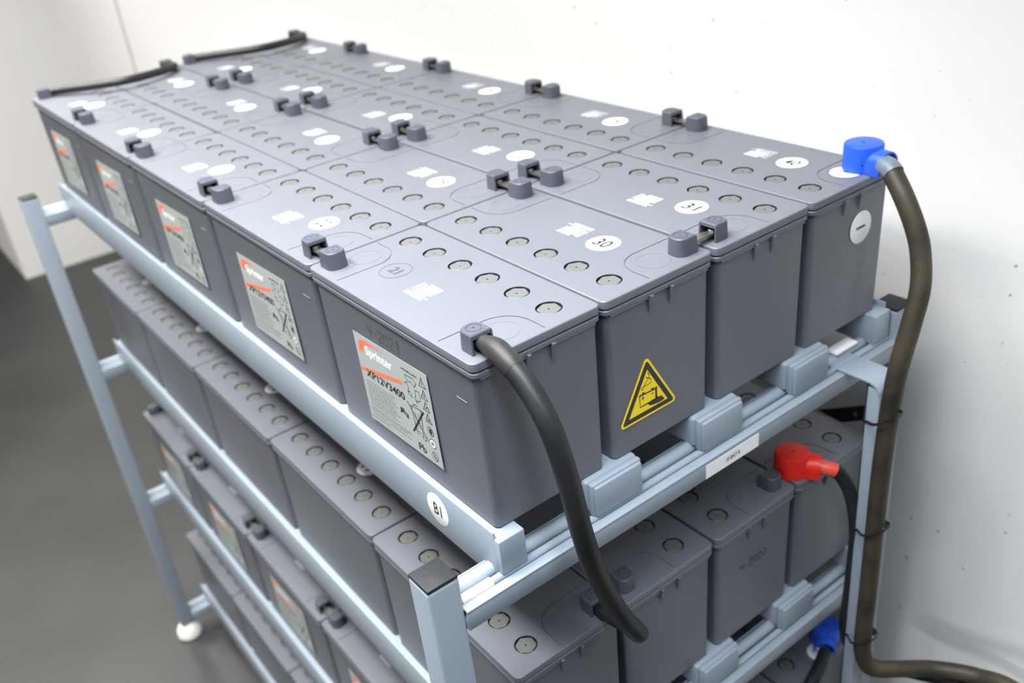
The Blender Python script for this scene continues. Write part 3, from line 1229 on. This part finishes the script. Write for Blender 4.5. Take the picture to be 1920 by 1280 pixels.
# 5, 6: cables across the far end; 7 the same on the third shelf
def far_cable(sh, ca, cb, label):
    dz = -PITCH * sh
    k = empty('link_cable', (0, 0, 0))
    tag(k, label, 'cable', 'cables across the far end')
    a, b = term(sh, ca, 4, False), term(sh, cb, 4, False)
    xm = (a[0] + b[0]) / 2
    pts = [at(a[0] + .008, a[1], dz + .010), at(a[0] + .028, a[1] - .012, dz + .012), at(a[0] + .09, a[1] - .078, dz + .017),
           at(xm, a[1] - .120, dz + .020), at(b[0] - .085, b[1] - .110, dz + .018), at(b[0] - .020, b[1] - .075, dz + .014),
           at(b[0] + .004, b[1] - .045, dz + .012), at(b[0] + .006, b[1] - .020, dz + .010), at(b[0] - .002, b[1] - .004, dz + .010)]
    simple_tube(pts, .0095, 'cable_jacket', ['dark'], k, 10, 16)
    return k


far_cable(0, 0, 1, 'black cable bowed across the far end between the two label-side columns')
far_cable(0, 2, 3, 'black cable bowed across the far end between the two wall-side columns')
far_cable(2, 0, 1, 'short black cable at the far end of the third shelf')

# cable ties round the support bar and the brown cable
for zz, lb in ((-.3150, 'black cable tie just under the bend of the support bar'), (-.5130, 'black cable tie halfway down the support bar'),
               (-.7350, 'lowest black cable tie, near the bottom edge of the photo')):
    xcab = .5880
    loop = [(.6290, -.078), (.6290, -.062), (.6000, -.056), (.5925, -.066), (.5720, -.088), (.5690, -.102), (.5770, -.114), (.5900, -.1165), (.6010, -.111), (.6160, -.094)]
    bm = bmesh.new()
    pts = [at(x, y, zz + .72 * (-.085 - y)) for x, y in loop]
    q = catmull(pts + [pts[0]], 4)[:-1]
    rings = []
    nn = len(q)
    cen = sum(q, Vector()) / nn
    for p in q:
        d = (p - cen).normalized()
        rings.append([p + Vector((0, 0, -.0022)), p + d * .0014 + Vector((0, 0, -.0022)), p + d * .0014 + Vector((0, 0, .0022)), p + Vector((0, 0, .0022))])
    loft(bm, rings + [rings[0]], 0, False, False)
    box(bm, (.6120, -.1010, zz + G - .0035), (.6200, -.0930, zz + G + .0035), .0008, 1)
    bmesh.ops.recalc_face_normals(bm, faces=bm.faces)
    o = finish(bm, 'cable_tie', ['dark'], None)
    tag(o, lb, 'cable tie', 'cable ties on the support bar')

# ------------------------------------------------------------------ the room
def struct(name, lo, hi, mat, r=0):
    bm = bmesh.new()
    box(bm, lo, hi, r)
    bmesh.ops.recalc_face_normals(bm, faces=bm.faces)
    o = finish(bm, name, [mat], None, smooth=False)
    o['kind'] = 'structure'
    return o


XR, YP, CEIL = .882, 5.43, 2.95
struct('floor', (-5.2, -4.2, -.1), (1.2, 11, 0), 'floor')
struct('wall_right', (XR, -4, 0), (XR + .2, 11, CEIL), 'wall')
struct('wall_back', (.232, YP, 0), (XR, 11, CEIL), 'wall')           # the pier that closes the view
struct('wall_far', (-5, 11, 0), (1.2, 11.2, CEIL), 'wall')
struct('wall_left', (-5.2, -4, 0), (-5, 11, CEIL), 'greywall')
struct('wall_front', (-5, -4.2, 0), (1.2, -4, CEIL), 'greywall')
struct('ceiling', (-5.2, -4.2, CEIL), (1.2, 11.2, CEIL + .1), 'wall')
struct('trim_1', (XR - .0015, 4.130, 0), (XR + .001, 4.160, CEIL), 'joint')    # joint between two wall panels


# ------------------------------------------------------------------ lights
def area(name, loc, sx, sy, power, col=(1, 1, 1), rot=(0, 0, 0)):
    li = bpy.data.lights.new(name, 'AREA')
    li.shape = 'RECTANGLE'
    li.size, li.size_y = sx, sy
    li.energy = power
    li.color = col
    o = bpy.data.objects.new(name, li)
    COL.objects.link(o)
    o.location = loc
    o.rotation_euler = rot
    return o


WARM, COOL, NEUT = (1.0, .975, .93), (.82, .91, 1.0), (1.0, .99, .975)
for lx, ly, pw, sp, cc in ((.10, .45, 17, 130, NEUT), (.10, 2.1, 20, 130, NEUT), (.10, 4.0, 28, 130, NEUT),
                           (-.30, -.50, 27, 115, COOL), (.50, -1.9, 10, 150, NEUT), (-.60, .7, 42, 125, WARM), (-.60, 2.4, 44, 115, WARM), (-1.6, 4.3, 58, 160, WARM),  # cool and front lamps are added fill for rack fronts and wall
                           (-3.4, -.8, 118, 150, NEUT), (-3.4, 1.8, 30, 150, WARM), (-3.2, 7.5, 60, 150, WARM)):  # unseen fill added across the room, mainly to brighten the right wall
    area('ceiling_and_fill_lamp', (lx, ly, CEIL - .03), .30, 1.5, pw, cc).data.spread = math.radians(sp)

w = bpy.data.worlds.new('World')
SC.world = w
w.use_nodes = True
w.node_tree.nodes['Background'].inputs['Color'].default_value = (1, 1, 1, 1)
w.node_tree.nodes['Background'].inputs['Strength'].default_value = .3

# ------------------------------------------------------------------ camera
cam = bpy.data.cameras.new('Camera')
co = bpy.data.objects.new('Camera', cam)
COL.objects.link(co)
SC.camera = co
R = Matrix(((0.7880480101117496, -0.6065644319868899, -0.10516617140189748),
            (0.37032649013115204, 0.330621641656101, 0.8680712072035143),
            (-0.4917709064859913, -0.7230276066078295, 0.48517260394307116)))
m4 = R.transposed().to_4x4()
m4.translation = Vector((-0.41879889, -0.69149925, 0.47111307 + G))
co.matrix_world = m4
cam.sensor_width = 36
cam.lens = 36 * 1776.15 / 1920
cam.clip_start = .02
cam.dof.use_dof = True
cam.dof.focus_distance = 1.02
cam.dof.aperture_fstop = 4.2

vs_ = SC.view_settings
vs_.view_transform = 'Standard'
vs_.look = 'None'
vs_.gamma = 1
vs_.use_curve_mapping = False
vs_.exposure = 0.03
SC.cycles.use_denoising = True
SC.cycles.max_bounces = 8
SC.cycles.diffuse_bounces = 5
